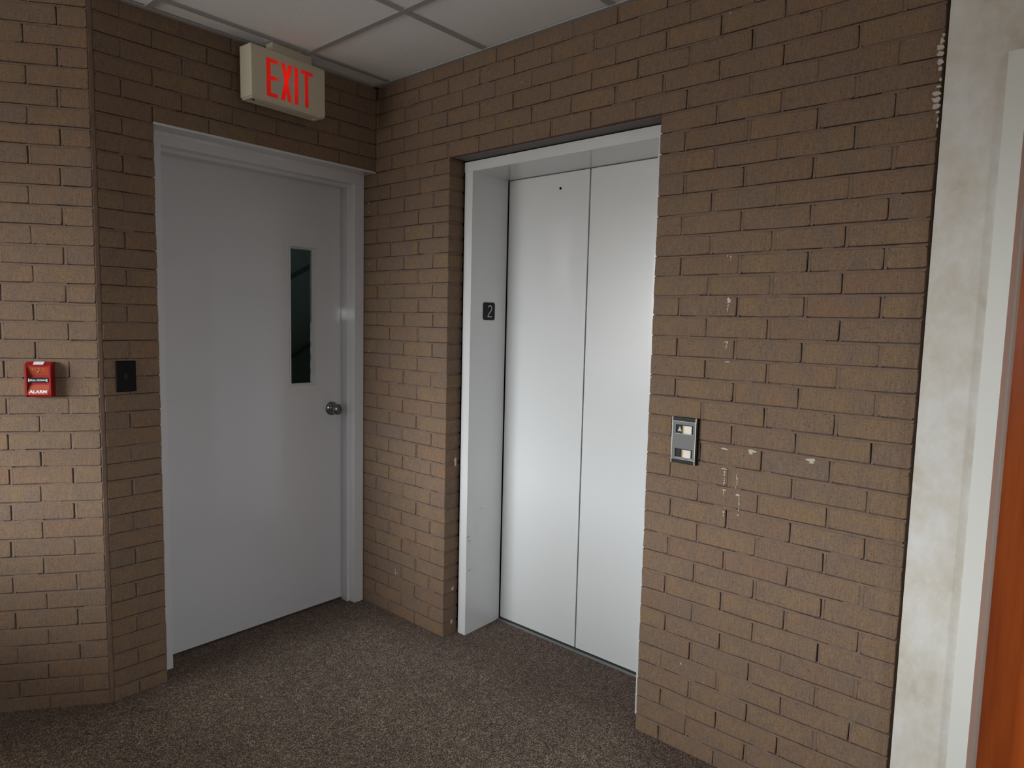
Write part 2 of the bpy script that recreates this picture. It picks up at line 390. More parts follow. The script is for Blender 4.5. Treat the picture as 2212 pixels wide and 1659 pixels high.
# ---- wall_back (stair-door wall), plane y = 0
DL, CORN = -1.0181, -1.2226
bm = nb()
box(bm, CORN+0.006, DL-0.004, 0.0125, 0.088, -0.02, 2.645); box(bm, DL-0.004, 0.0, 0.0125, 0.088, 2.1745, 2.645)
wall_back = obj('wall_back', bm, M_MORTAR)
tag(wall_back, 'dark brown brick wall around the white stair door under the exit sign', 'wall', kind='structure')
placeB = lambda x: (x, 0.0, 0.0); convB = lambda s_, d_: (s_, d_)
for k, z0, z1 in rows(ZB, 6):
    if z0 > CEIL-0.004: continue
    jit = lambda L: [q + random.uniform(-0.004, 0.004) for q in L]
    if k <= 0:
        J = [-0.206, -0.411, -0.6135, -0.812, -1.015] if k % 2 == 0 else [-0.10, -0.317, -0.5145, -0.714, -0.910, -1.12]
        laycourse(wall_back, spans(jit(sorted(J)), CORN+0.014, -0.0012), z0, z1, placeB, convB)
    else:
        laycourse(wall_back, spans(jit([-1.1205] if k % 2 == 1 else []), CORN+0.014, DL), z0, z1, placeB, convB)

# ---- wall_left (canted brick wall), turns away at 36 degrees
CA = math.radians(36.36); T = Vector((-math.cos(CA), math.sin(CA))); NRM = Vector((-math.sin(CA), -math.cos(CA)))
wl = nb(); LT = 2.65
def cpt(t, d): return (CORN + T.x*t - NRM.x*d, T.y*t - NRM.y*d)     # d = depth behind the brick face
prism(wl, [cpt(0.004, 0.0125), cpt(1.10, 0.0125), cpt(1.11, 0.0025), cpt(LT, 0.0025), cpt(LT, 0.088), cpt(0.02, 0.088)], 'z', -0.02, 2.645)
wall_left = obj('wall_left', wl, M_MORTAR)
tag(wall_left, 'canted brown brick wall carrying the red fire alarm', 'wall', kind='structure')
placeC = lambda t: (*cpt(-t, 0.0), -CA); convC = lambda s_, d_: cpt(-s_, d_)
for k, z0, z1 in rows(ZB, 6):
    if z0 > CEIL-0.004: continue
    J = [0.198+0.2032*i for i in range(6)] if k % 2 else [0.0966+0.2032*i for i in range(6)]
    laycourse(wall_left, spans(sorted(-q+random.uniform(-0.004, 0.004) for q in J), -(1.205 if k % 2 else 1.105), -0.005), z0, z1, placeC, convC)
for wname, bmj in JOINTS.items():
    bmesh.ops.recalc_face_normals(bmj, faces=bmj.faces[:])
    ob = bpy.data.objects[wname]; bmj.from_mesh(ob.data); bmj.to_mesh(ob.data); bmj.free()
# the mortar that fills the corner between the two walls
bm = nb(); prism(bm, [cpt(0.0055, 0.0035), cpt(0.002, 0.0005), (CORN+0.009, 0.0005), (CORN+0.0145, 0.0035), (CORN+0.02, 0.05), cpt(0.03, 0.05)], 'z', -0.01, 2.6)
obj('corner_mortar', bm, M_MORTAR, wall_left)

# ------------------------------------------------------------------ room shell out of the frame, floor
FX0, FY0 = -5.5, -6.2
cx_end, cy_end = cpt(LT, 0.0)
fl_ = nb(); prism(fl_, [(FX0-0.1, FY0-0.1), (0.31, FY0-0.1), (0.31, 0.20), (1.2, 0.20), (1.2, 2.4), (FX0-0.1, 2.4)], 'z', -0.06, 0.0)
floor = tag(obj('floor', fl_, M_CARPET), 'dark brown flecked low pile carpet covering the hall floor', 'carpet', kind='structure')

# papered wall to the right of the brick, with the opening of the wooden door
WR = -0.022; O0, O1, OT = 2.484, 3.49, 2.137     # frame outer edges (stations) and top
bm = nb()
box(bm, WR, 0.12, -O0, -2.3545, -0.02, 2.645); box(bm, WR, 0.12, -O1, -O0, OT, 2.645); box(bm, WR, 0.12, FY0, -O1, -0.02, 2.645)
tag(obj('wall_front_right', bm, M_PAPER), 'mottled cream wallpapered wall beside the orange wooden door', 'wall', kind='structure')
bm = nb(); box(bm, -5.5, cx_end, cy_end, cy_end+0.1, -0.02, 2.645)
tag(obj('wall_far_left', bm, M_ROOM), 'plain painted wall beyond the canted brick wall', 'wall', kind='structure')
bm = nb()
W0, W1, WZ0, WZ1 = -0.80, 1.45, 0.90, 2.25
box(bm, FX0-0.12, FX0, FY0-0.12, W0, -0.02, 2.645); box(bm, FX0-0.12, FX0, W1, 2.4, -0.02, 2.645); box(bm, FX0-0.12, FX0, W0, W1, -0.02, WZ0); box(bm, FX0-0.12, FX0, W0, W1, WZ1, 2.645)
tag(obj('wall_window_side', bm, M_ROOM), 'plain painted wall with the wide side window', 'wall', kind='structure')
bm = nb()
box(bm, FX0-0.12, -2.42, FY0-0.12, FY0, -0.02, 2.64); box(bm, -1.98, 0.12, FY0-0.12, FY0, -0.02, 2.64); box(bm, -2.42, -1.98, FY0-0.12, FY0, -0.02, 0.95); box(bm, -2.42, -1.98, FY0-0.12, FY0, 2.25, 2.64)
tag(obj('wall_rear', bm, M_ROOM), 'plain painted wall behind the photographer', 'wall', kind='structure')

bm = nb(); box(bm, -3.0, -2.9, -0.95, 1.22, -0.02, 0.80); box(bm, -3.03, -2.87, -0.98, 1.20, 0.80, 0.83)  # unseen partition, added to darken the foot of the canted wall and the floor
tag(obj('added_shade_partition', bm, M_ROOM), 'low painted partition added out of view to shade the lower left', 'wall', kind='structure')

# ------------------------------------------------------------------ ceiling: plenum, tees, tiles
bm = nb(); box(bm, FX0-0.14, 1.2, FY0-0.14, 2.4, 2.64, 2.70)
ceiling = tag(obj('ceiling', bm, M_DARK), 'suspended ceiling of white square tiles in a grey metal grid', 'ceiling', kind='structure')
GX = [-0.4367-0.598*i for i in range(11)]; GY = [-0.1215-0.6095*i for i in range(11)] + [-0.1215+0.6095*i for i in range(1, 4)]
GX = sorted(GX); GY = sorted(GY)
def inside(poly):
    poly = clip(poly, 1, 0, -0.001)
    poly = clip(poly, -1, 0, -FX0)
    poly = clip(poly, 0, -1, -FY0)
    return poly
def limit(poly):
    """room outline above: y<=0 for x>CORN, else in front of the canted wall"""
    res = []
    a = clip(clip(poly, -1, 0, -CORN), 0, 1, -0.001)
    b_ = clip(poly, 1, 0, CORN)
    # behind face: -NRM . (p - c0) <= 0
    b_ = clip(b_, -NRM.x, -NRM.y, -NRM.x*CORN)
    b_ = clip(b_, 0, 1, cy_end)
    if len(a) >= 3 and len(b_) >= 3:
        return [a, b_]
    return [q for q in (a, b_) if len(q) >= 3]
xs = [FX0] + GX + [-0.001]; ys = [FY0] + GY + [1.9]
for i in range(len(xs)-1):
    for j_ in range(len(ys)-1):
        x0, x1, y0, y1 = xs[i]+0.004, xs[i+1]-0.004, ys[j_]+0.004, ys[j_+1]-0.004
        if x1-x0 < 0.03 or y1-y0 < 0.03: continue
        if x0 < -3.2 and y0 > -0.7 and False: continue
        # the narrow tile behind the exit sign does not quite reach the grid
        if j_ == ys.index(-0.1215) and -1.1 < x0 < -0.9: y0 += 0.0
        for poly in limit(inside([(x0, y0), (x1, y0), (x1, y1), (x0, y1)])):
            ar = abs(sum(poly[q][0]*poly[(q+1) % len(poly)][1]-poly[(q+1) % len(poly)][0]*poly[q][1] for q in range(len(poly))))/2
            if ar < 0.003: continue
            bm = nb(); prism(bm, poly, 'z', CEIL+0.0065, CEIL+0.022)
            obj('ceiling_tile', bm, M_TILE, ceiling)
for x in GX:
    ymax = -0.001 if x > CORN else min(cy_end, (CORN-x)*math.tan(CA))
    bm = nb(); box(bm, x-0.012, x+0.012, FY0, ymax, CEIL, CEIL+0.006); box(bm, x-0.001, x+0.001, FY0, ymax, CEIL+0.006, CEIL+0.04)
    obj('grid_bar', bm, M_TEE, ceiling)
for y in GY:
    if y > cy_end: continue
    xmax = -0.001 if y < 0 else CORN - y/math.tan(CA)
    bm = nb(); box(bm, FX0, xmax, y-0.012, y+0.012, CEIL+0.0004, CEIL+0.006); box(bm, FX0, xmax, y-0.001, y+0.001, CEIL+0.006, CEIL+0.04)
    obj('grid_bar', bm, M_TEE, ceiling)
bm = nb(); box(bm, -0.022, -0.0005, -2.35, -0.0005, CEIL-0.002, CEIL+0.003)
obj('wall_angle', bm, M_TEE, ceiling)
bm = nb(); box(bm, CORN, -0.0005, -0.022, -0.0005, CEIL-0.002, CEIL+0.003); obj('wall_angle', bm, M_TEE, ceiling)
bm = nb(); prism(bm, [cpt(0, -0.022), cpt(LT, -0.022), cpt(LT, -0.0005), cpt(0, -0.0005)], 'z', CEIL-0.002, CEIL+0.003); obj('wall_angle', bm, M_TEE, ceiling)

# ------------------------------------------------------------------ door_1 : stair door in the back wall
door_1 = empty('door_1', (0, 0, 0)); tag(door_1, 'white painted stair door with narrow window and round knob below the exit sign', 'door', kind='structure')
XL, XR = -1.0095, -0.0045                # frame outer edges
fr = nb()
def jamb(side):
    # profile in plan: face at y=.09, reveal, stop, second reveal
    if side > 0: P = [(XR, 0.09), (-0.0574, 0.09), (-0.0574, 0.132), (-0.073, 0.132), (-0.073, 0.182), (-0.045, 0.182), (-0.045, 0.235), (XR, 0.235)]
    else: P = [(XL, 0.09), (-0.9594, 0.09), (-0.9594, 0.132), (-0.944, 0.132), (-0.944, 0.182), (-0.97, 0.182), (-0.97, 0.235), (XL, 0.235)]
    prism(fr, P, 'z', -0.004, 2.118)
jamb(1); jamb(-1)
prism(fr, [(0.0893, 2.161), (0.0893, 2.1175), (0.1313, 2.1175), (0.1313, 2.103), (0.1815, 2.103), (0.1815, 2.1183), (0.2345, 2.1183), (0.2345, 2.161)], 'x', XL-0.0005, XR+0.0005)
obj('door_frame', fr, M_FRAME, door_1)
leaf = nb()
# leaf with the hole for the vision panel: four blocks
y0, y1 = 0.185, 0.229; gx0, gx1, gz0, gz1 = -0.352, -0.222, 1.135, 1.797
lx0, lx1, lz0, lz1 = -0.966, -0.049, 0.010, 2.114
box(leaf, lx0, gx0, y0, y1, lz0, lz1); box(leaf, gx1, lx1, y0, y1, lz0, lz1); box(leaf, gx0, gx1, y0, y1, lz0, gz0); box(leaf, gx0, gx1, y0, y1, gz1, lz1)
bmesh.ops.remove_doubles(leaf, verts=leaf.verts[:], dist=1e-5)
door_leaf = obj('door_leaf', leaf, M_DOOR, door_1)
# vision panel trim, thin raised border sloping in
tr = nb()
a, o_ = 0.0055, 0.0
outer = (-0.361, -0.214, 1.1225, 1.8065); inner = (-0.3545, -0.2215, 1.132, 1.7985); deep = (-0.3455, -0.2315, 1.146, 1.7865)
def ring(bm, r0, yy0, r1, yy1):
    A = [bm.verts.new((x, yy0, z)) for x, z in ((r0[0], r0[2]), (r0[1], r0[2]), (r0[1], r0[3]), (r0[0], r0[3]))]
    B = [bm.verts.new((x, yy1, z)) for x, z in ((r1[0], r1[2]), (r1[1], r1[2]), (r1[1], r1[3]), (r1[0], r1[3]))]
    for i in range(4): bm.faces.new([A[i], A[(i+1) % 4], B[(i+1) % 4], B[i]])
ring(tr, outer, y0-0.0003, outer, y0-0.004); ring(tr, outer, y0-0.004, inner, y0-0.005); ring(tr, inner, y0-0.005, deep, y0+0.012); ring(tr, deep, y0+0.012, deep, y0+0.03)
bmesh.ops.remove_doubles(tr, verts=tr.verts[:], dist=1e-5); bmesh.ops.recalc_face_normals(tr, faces=tr.faces[:])
obj('window_trim', tr, M_FRAME, door_leaf)
obj('window_pane', bx(-0.35, -0.228, y0+0.020, y0+0.026, 1.14, 1.79), M_GLASS, door_leaf)
# ragged paint at the right edge of the glass
rg = nb(); pts = []; z = 1.150
random.seed(5)
while z < 1.45: pts.append((-0.2315-random.uniform(0.0015, 0.0055), z)); z += random.uniform(0.008, 0.02)
prism(rg, [(-0.2300, 1.148)] + [(-0.2300, 1.45)] + pts[::-1], 'y', y0+0.0188, y0+0.0199)
obj('paint_smear', rg, M_FRAME, door_leaf)
kn = lathe([(0, 0), (0.0345, 0), (0.0345, 0.003), (0.032, 0.007), (0.024, 0.0105), (0.015, 0.012), (0.0125, 0.014), (0.0125, 0.03), (0.0165, 0.036), (0.0255, 0.044), (0.0275, 0.053), (0.0262, 0.061), (0.021, 0.0665), (0.010, 0.069), (0, 0.0695)], 40)
knob = obj('door_knob', kn, M_CHROME, door_leaf, smooth=True); knob.location = (-0.1285, y0, 1.0105); knob.rotation_euler = (PI/2, 0, 0)
# painted steel angle over the opening with its ragged bead of paint
li = nb(); box(li, DL-0.001, -0.003, -0.002, 0.0885, 2.1655, 2.1735)
obj('lintel', li, M_FRAME, wall_back)
bd = nb(); random.seed(3); prev = None; x = DL; dd = 0.082
while x < -0.006:
    w_ = random.uniform(0.002, 0.007); x2 = min(x+w_, -0.006); dd = min(0.0855, max(0.0775, dd+random.uniform(-0.0018, 0.0018)))
    A = [bd.verts.new(c) for c in ((x, dd, 2.1655), (x, 0.0891, 2.154))] if prev is None else prev
    B = [bd.verts.new(c) for c in ((x2, dd, 2.1655), (x2, 0.0891, 2.154))]
    bd.faces.new([A[0], A[1], B[1], B[0]]); prev = B; x = x2
for f_ in bd.faces: f_.smooth = True
obj('paint_bead', bd, M_FRAME, wall_back)

# stairwell seen through the narrow window, with a weak fill light added out of view
sl = bpy.data.lights.new('stairwell_fill', 'POINT'); sl.energy = 2.2; sl.shadow_soft_size = 0.1; sl.color = (0.95, 1.0, 0.97)
slo = bpy.data.objects.new('stairwell_fill', sl); COL.objects.link(slo); slo.location = (0.3, 0.8, 2.4)
bm = nb(); box(bm, -1.20, 0.9, 1.9, 1.96, -0.02, 2.645); box(bm, -1.22, -1.15, 0.25, 1.9, -0.02, 2.645); box(bm, 0.9, 0.96, 0.20, 1.96, -0.02, 2.645); box(bm, 0.0, 0.96, 0.236, 0.26, -0.02, 2.645); box(bm, -1.2, 0.0, 0.236, 0.26, 2.118, 2.645)
tag(obj('wall_stairwell', bm, M_STAIR), 'dim grey green stairwell wall behind the stair door window', 'wall', kind='structure')
bm = nb()
for q in (0.0, -0.52):
    prism(bm, [(-0.9, 1.05+q), (0.85, 2.0+q), (0.85, 2.028+q), (-0.9, 1.078+q)], 'y', 1.30, 1.34)
prism(bm, [(-0.62, 0.0), (-0.58, 0.0), (-0.58, 1.25), (-0.62, 1.23)], 'y', 1.30, 1.34); prism(bm, [(0.50, 0.0), (0.54, 0.0), (0.54, 1.88), (0.50, 1.86)], 'y', 1.30, 1.34)
tag(obj('stair_railing', bm, M_RAIL), 'dark sloping stair railing seen through the narrow door window', 'railing')

# ------------------------------------------------------------------ door_2 : elevator entrance
door_2 = empty('door_2', (0, 0, 0)); tag(door_2, 'white elevator entrance with two sliding panels in the brick wall', 'elevator door', kind='structure')
FXE, FXI = 0.083, 0.330
bm = nb()
prism(bm, [(FXE, -0.5305), (FXE, -0.578), (FXI-0.004, -0.571), (FXI-0.004, -0.5305)], 'z', -0.002, 2.121)
obj('left_jamb', bm, M_WHITE, door_2)
bm = nb(); prism(bm, [(FXE, -1.5385), (FXE, -1.4885), (FXI-0.004, -1.497), (FXI-0.004, -1.5385)], 'z', -0.002, 2.121)
obj('right_jamb', bm, M_WHITE, door_2)
bm = nb(); prism(bm, [(FXE-0.001, 2.1205), (FXE-0.001, 2.163), (FXI+0.03, 2.163), (FXI+0.03, 2.1215)], 'y', -1.5395, -0.5265)
bmesh.ops.bevel(bm, geom=[e for e in bm.edges if abs(e.verts[0].co.x-(FXE-0.001)) < 1e-6 and abs(e.verts[1].co.x-(FXE-0.001)) < 1e-6], offset=0.0015, segments=2, affect='EDGES')
obj('head_frame', bm, M_WHITE, door_2)
def panel(ya, yb, hole=None):
    bm = box(nb(), FXI, FXI+0.03, ya, yb, 0.010, 2.1190, 0.002, 2)
    return obj('sliding_panel', bm, M_WHITE, door_2)
pl = panel(-1.0285, -0.5755); prr = panel(-1.495, -1.0345)
# lock hole in the left panel
hb = lathe([(0, 0), (0.0062, 0), (0.0062, 0.0006), (0, 0.0006)], 20); ho = obj('lock_hole', hb, M_DARK, pl); ho.location = (FXI-0.0004, -0.8749, 2.0536); ho.rotation_euler = (0, -PI/2, 0); 
obj('seam_seal', bx(FXI+0.010, FXI+0.028, -1.0345, -1.0285, 0.0, 2.13), mat('grey_rubber', 0.8, col=(0.06, 0.065, 0.065))[0], door_2)
bm = nb(); box(bm, FXI+0.034, FXI+0.05, -1.62, -0.45, -0.06, 2.30); box(bm, 0.09, FXI+0.05, -0.50, -0.45, -0.06, 2.30); box(bm, 0.09, FXI+0.05, -1.62, -1.57, -0.06, 2.30); box(bm, 0.086, FXI+0.05, -1.62, -0.45, 2.25, 2.30); box(bm, 0.31, FXI+0.05, -1.62, -0.45, -0.06, -0.02)
obj('shaft_backing', bm, M_DARK, door_2)
bm = nb(); box(bm, 0.309, 0.322, -1.50, -0.572, -0.004, 0.0045); box(bm, 0.327, 0.345, -1.50, -0.572, -0.004, 0.0035); box(bm, 0.309, 0.345, -1.50, -0.572, -0.01, -0.003)
obj('door_sill', bm, M_ALU, door_2)
# steel angle over the opening
li = nb(); box(li, 0.001, 0.086, -WE, -PA, 2.1695, 2.1743); obj('lintel', li, M_RUST, wall_right)
li = nb(); box(li, 0.012, 0.090, -WE+0.001, -PA-0.022, 2.1675, 2.1695); obj('lintel', li, M_GREYSTEEL, wall_right)
# floor number plate on the left jamb
np_ = empty('number_plate', (0.2062, -0.5755, 1.512)); tag(np_, 'small black plate with a raised figure 2 on the left elevator jamb', 'sign')
jr = math.atan2(0.007, FXI-FXE)
np_.rotation_euler = (0, 0, jr)
bm = box(nb(), -0.0395, 0.0395, -0.0022, 0.0006, -0.0405, 0.0405)
bmesh.ops.bevel(bm, geom=[e for e in bm.edges if abs(e.verts[0].co.x-e.verts[1].co.x) < 1e-6 and abs(e.verts[0].co.z-e.verts[1].co.z) < 1e-6], offset=0.005, segments=3, affect='EDGES')
obj('plate', bm, M_PLATEBLACK, np_)
# figure 2 as a bent stroke
def stroke(pts, w, y0, y1):
    bm = nb(); Lp, Rp = [], []
    for i, (x, z) in enumerate(pts):
        a = pts[max(0, i-1)]; b_ = pts[min(len(pts)-1, i+1)]
        d = Vector((b_[0]-a[0], b_[1]-a[1])).normalized(); n = Vector((-d.y, d.x))*w/2
        Lp.append((x+n.x, z+n.y)); Rp.append((x-n.x, z-n.y))
    for i in range(len(pts)-1): prism(bm, [Lp[i], Lp[i+1], Rp[i+1], Rp[i]], 'y', y0, y1)
    bmesh.ops.remove_doubles(bm, verts=bm.verts[:], dist=1e-6)
    return bm
arc = [(0.004+0.0115*math.cos(t), 0.0135+0.0125*math.sin(t)) for t in [math.radians(165-15*i) for i in range(14)]]
two = arc + [(0.0125, 0.004), (-0.0035, -0.0125), (-0.0090, -0.0215), (-0.0098, -0.0245)]
bm = stroke(two, 0.0046, -0.0034, -0.0020); box(bm, -0.0118, 0.0165, -0.0034, -0.0020, -0.0272, -0.0226)
obj('figure_two', bm, M_PLATETEXT, np_)
M_DOT = mat('dull_grey_dots', 0.6, col=(0.10, 0.10, 0.10))[0]
obj('braille_dot', bx(-0.0205, -0.0185, -0.0031, -0.002, 0.0140, 0.0180), M_DOT, np_)
bm = nb(); box(bm, -0.0085, -0.0055, -0.0031, -0.002, -0.0348, -0.0325); box(bm, -0.0056, -0.0020, -0.0031, -0.002, -0.0362, -0.0345); obj('braille_dot', bm, M_DOT, np_)

# call station
cs = empty('call_station', (0.0, -1.640, 1.006)); tag(cs, 'elevator call panel in brushed metal with an up and a down button', 'call panel')
# local frame: u along -y, v up, w out of the wall (-x)
def cb(u0, u1, v0, v1, w0, w1, bev=0.0): return box(nb(), -w1, -w0, -u1, -u0, v0, v1, bev, 2)
CW, CH = 0.0905, 0.156
obj('back_box', cb(0.002, CW-0.001, 0.001, CH-0.001, -0.001, 0.011), M_BLACK, cs)
obj('end_cap', cb(0.004, CW-0.007, 0.0, 0.0135, 0.008, 0.0148, 0.001), M_BLACK, cs)
obj('end_cap', cb(0.004, CW-0.007, CH-0.0135, CH, 0.008, 0.0148, 0.001), M_BLACK, cs)
obj('side_rail', cb(0.0, 0.0028, 0.0, CH, 0.002, 0.0160), M_EDGE, cs)
obj('side_rail', cb(CW-0.0065, CW-0.0040, 0.0, CH, 0.002, 0.0160), M_EDGE, cs)
obj('side_cover', cb(CW-0.0040, CW, 0.0, CH, 0.0, 0.0125), M_BROWNPLATE, cs)
bm = nb()
def cq(u0, u1, v0, v1, w0=0.008, w1=0.0152): box(bm, -w1, -w0, -u1, -u0, v0, v1)
U0, U1 = 0.0135, 0.0760; win = [(0.0205, 0.0500), (0.1010, 0.1310)]
cq(0.0028, U0, 0.0135, CH-0.0135); cq(U1, CW-0.0065, 0.0135, CH-0.0135)
cq(U0, U1, 0.0135, win[0][0]); cq(U0, U1, win[0][1], win[1][0]); cq(U0, U1, win[1][1], CH-0.0135)
obj('face_plate', bm, M_BRUSHED, cs)
for u0_, u1_, v_ in ((0.0028, CW-0.0065, 0.0135), (0.0028, CW-0.0065, CH-0.0148), (U0, U1, win[0][0]-0.0012), (U0, U1, win[1][0]-0.0012)):
    bm = nb(); cq(u0_, u1_, v_, v_+0.0012, 0.0150, 0.0158); obj('bright_edge', bm, M_EDGE, cs)
for i, (v0, v1) in enumerate(win):
    obj('button_window', cb(U0, U1, v0, v1, 0.009, 0.0112), M_BLACK, cs)
    bt = obj('call_button', cb(U0+0.0315, U1-0.0045, v0+0.0010, v1-0.0025, 0.0112, 0.0170, 0.0008), M_BUTTON, cs)
    obj('amber_edge', cb(U0+0.0255, U0+0.0315, v0+0.0010, v1-0.0025, 0.0112, 0.0150), M_AMBER, cs)
    um, vm, hs = U0+0.0130, (v0+v1)/2, 0.0072
    tri = [(-(um-hs), vm-0.008), (-(um+hs), vm-0.008), (-um, vm+0.0085)] if i == 1 else [(-(um-hs), vm+0.007), (-(um+hs), vm+0.007), (-um, vm-0.0075)]
    bm2 = nb(); prism(bm2, tri, 'x', -0.0121, -0.0110)
    obj('arrow', bm2, M_ARROW if i == 1 else M_DARKARROW, cs)

# ------------------------------------------------------------------ door_3 : orange wooden door at the right
door_3 = empty('door_3', (0, 0, 0)); tag(door_3, 'orange stained wooden door in a white metal frame', 'door', kind='structure')
bm = nb()
FI0, FI1 = 2.5265, 3.443
fx = WR-0.012
prism(bm, [(fx, -O0), (fx, -FI0), (0.120, -FI0), (0.120, -FI0-0.004), (0.205, -FI0-0.004), (0.205, -O0), (0.0, -O0)], 'z', -0.002, 2.09)
prism(bm, [(fx, -O1), (fx, -FI1), (0.120, -FI1), (0.120, -FI1+0.004), (0.205, -FI1+0.004), (0.205, -O1), (0.0, -O1)], 'z', -0.002, 2.09)
box(bm, fx, 0.205, -O1, -O0, 2.09, OT)
obj('door_frame', bm, M_CASING, door_3)
obj('door_leaf', bx(0.207, 0.251, -3.47, -2.505, 0.008, 2.11), M_WOOD, door_3)

# ------------------------------------------------------------------ exit sign
yaw = math.radians(4.7)
sign = empty('exit_sign', (-0.704, -0.131, 2.5245), yaw); sign.rotation_euler = (0, math.radians(-0.5), yaw)
tag(sign, 'beige lit exit sign with red letters hanging from the ceiling above the stair door', 'exit sign')
SW, SH, SD = 0.354, 0.2045, 0.078
bm = box(nb(), 0, SW, 0, SD, -SH+0.006, 0, 0.004, 2)
obj('housing', bm, M_BEIGE, sign)
bm = nb(); box(bm, 0.006, SW-0.006, 0.004, 0.018, -SH, -SH+0.008); box(bm, 0.006, SW-0.006, SD-0.018, SD-0.004, -SH, -SH+0.008); box(bm, 0.006, 0.022, 0.018, SD-0.018, -SH, -SH+0.008); box(bm, SW-0.022, SW-0.006, 0.018, SD-0.018, -SH, -SH+0.008)
obj('bottom_rim', bm, M_BEIGE, sign)
obj('lamp_strip', bx(0.03, SW-0.03, 0.024, SD-0.024, -SH+0.001, -SH+0.007, bev=0.002), mat('pale_diffuser', 0.4, col=(0.62, 0.55, 0.45))[0], sign)
obj('test_hole', bx(0.024, 0.034, 0.030, 0.036, -SH-0.0006, -SH+0.004), M_DARK, sign)
cn = nb(); prism(cn, [(0.112, 0.0405), (0.112, 0.004), (0.30, 0.004), (0.30, 0.0405)], 'y', 0.020, 0.066)
obj('canopy', cn, M_BEIGE, sign)
def letter(polys):
    bm = nb()
    for q in polys: prism(bm, q, 'y', -0.0012, 0.0012)
    return obj('letter', bm, M_EXIT, sign)
def R_(u0, u1, v0, v1): return [(u0, v0), (u1, v0), (u1, v1), (u0, v1)]
zt, zb = -0.0345, -0.1815
sk = lambda u, v: u
letter([R_(0.0680, 0.0868, zb, zt), R_(0.0868, 0.1200, zt-0.0150, zt), R_(0.0868, 0.1185, -0.1150, -0.1005), R_(0.0868, 0.1170, zb, zb+0.0150)])
mx = 0.1595; mz = -0.106
letter([[(0.1345, zt), (0.1535, zt), (mx+0.0085, mz), (mx-0.0085, mz)], [(0.1700, zt), (0.1885, zt), (mx+0.0095, mz), (mx-0.0085, mz)],
        [(mx-0.0085, mz), (mx+0.0095, mz), (0.1500, zb), (0.1315, zb)], [(mx-0.0085, mz), (mx+0.0085, mz), (0.1840, zb), (0.1655, zb)]])
letter([R_(0.1985, 0.2160, zb, zt)])
letter([R_(0.2305, 0.2885, zt-0.0150, zt), R_(0.2490, 0.2665, zb, zt-0.0150)])

# ------------------------------------------------------------------ fire alarm pull station (on the canted wall)
al = empty('fire_alarm', (*cpt(0.2265, 0.0), 1.163), -CA); tag(al, 'small red fire alarm pull station on the canted brick wall', 'fire alarm')
# local: +x towards the corner (to the right), -y out of the wall
AW, AH, AD = 0.0830, 0.1240, 0.034
bm = nb(); prism(bm, [(0, 0.0), (0, AH), (-0.016, AH), (-AD+0.004, AH-0.012), (-AD+0.004, AH-0.016), (-0.012, AH-0.016), (-0.012, 0.012), (-AD+0.002, 0.012), (-AD+0.004, 0.004), (-AD+0.012, 0.0)], 'x', 0.004, AW-0.004)
obj('housing', bm, M_RED, al)
for x0 in (0.0, AW-0.008):
    bm = nb(); prism(bm, [(0.001, 0.0), (0.001, AH), (-0.014, AH), (-AD+0.003, AH-0.012), (-AD, AH-0.020), (-AD, 0.006), (-AD+0.006, 0.0)], 'x', x0, x0+0.008)
    bmesh.ops.bevel(bm, geom=bm.edges[:], offset=0.0012, segments=1, affect='EDGES'); obj('side_cheek', bm, M_RED, al)
bm = nb(); prism(bm, [(-AD+0.004, AH-0.017), (-AD+0.012, AH-0.0455), (-0.012, AH-0.0455), (-0.012, AH-0.017)], 'x', 0.008, AW-0.008)
obj('upper_panel', bm, M_ORANGE, al)
bm = nb(); prism(bm, [(-AD+0.013, AH-0.0455), (-AD+0.010, AH-0.080), (-0.012, AH-0.080), (-0.012, AH-0.0455)], 'x', 0.008, AW-0.008)
obj('middle_panel', bm, M_RED, al)
bm = nb(); prism(bm, [(-AD+0.010, AH-0.080), (-AD-0.002, AH-0.1145), (-0.012, AH-0.1145), (-0.012, AH-0.080)], 'x', 0.0095, AW-0.0095)
obj('lower_panel', bm, M_ORANGE, al)
obj('pull_bar', bx(0.0095, AW-0.0095, -AD+0.002, -AD+0.016, AH-0.0715, AH-0.0560, bev=0.001), M_BLACK, al)
bm = nb(); prism(bm, [(-0.0165, AH+0.0008), (-0.0285, AH-0.0082), (-0.0285, AH-0.0090), (-0.0165, AH)], 'x', 0.026, 0.058); obj('paper_label', bm, M_WTEXT, al)
obj('lock', lathe([(0, 0), (0.0034, 0), (0.0028, 0.0022), (0, 0.0026)], 16), M_EDGE, al, smooth=True).matrix_local = Matrix.Translation((AW/2, -AD+0.0095, AH-0.0345)) @ Matrix.Rotation(PI/2, 4, 'X')
RX = Matrix.Rotation(PI/2, 4, 'X')
def tmat(x, y, z, tilt=0.0): return Matrix.Translation((x, y, z)) @ Matrix.Rotation(tilt, 4, 'X') @ RX
text_obj('lettering', 'FIRE', 0.0150, M_DIMTEXT, al, tmat(AW/2, -AD+0.0064, AH-0.0270, math.radians(15.7)), 1.15, space=1.35)
text_obj('lettering', 'PULL DOWN', 0.0084, M_WTEXT, al, tmat(AW/2, -AD+0.0016, AH-0.0640), 1.0, bold=0.0002)
text_obj('lettering', 'ALARM', 0.0155, M_WTEXT, al, tmat(AW/2, -AD+0.0007, AH-0.1045, math.radians(-19.2)), 1.10, bold=0.0005)
obj('bracket_mark', bx(0.0120, 0.0150, -AD+0.0010, -AD+0.003, AH-0.0695, AH-0.0585), M_WTEXT, al); obj('bracket_mark', bx(AW-0.0150, AW-0.0120, -AD+0.0010, -AD+0.003, AH-0.0695, AH-0.0585), M_WTEXT, al)

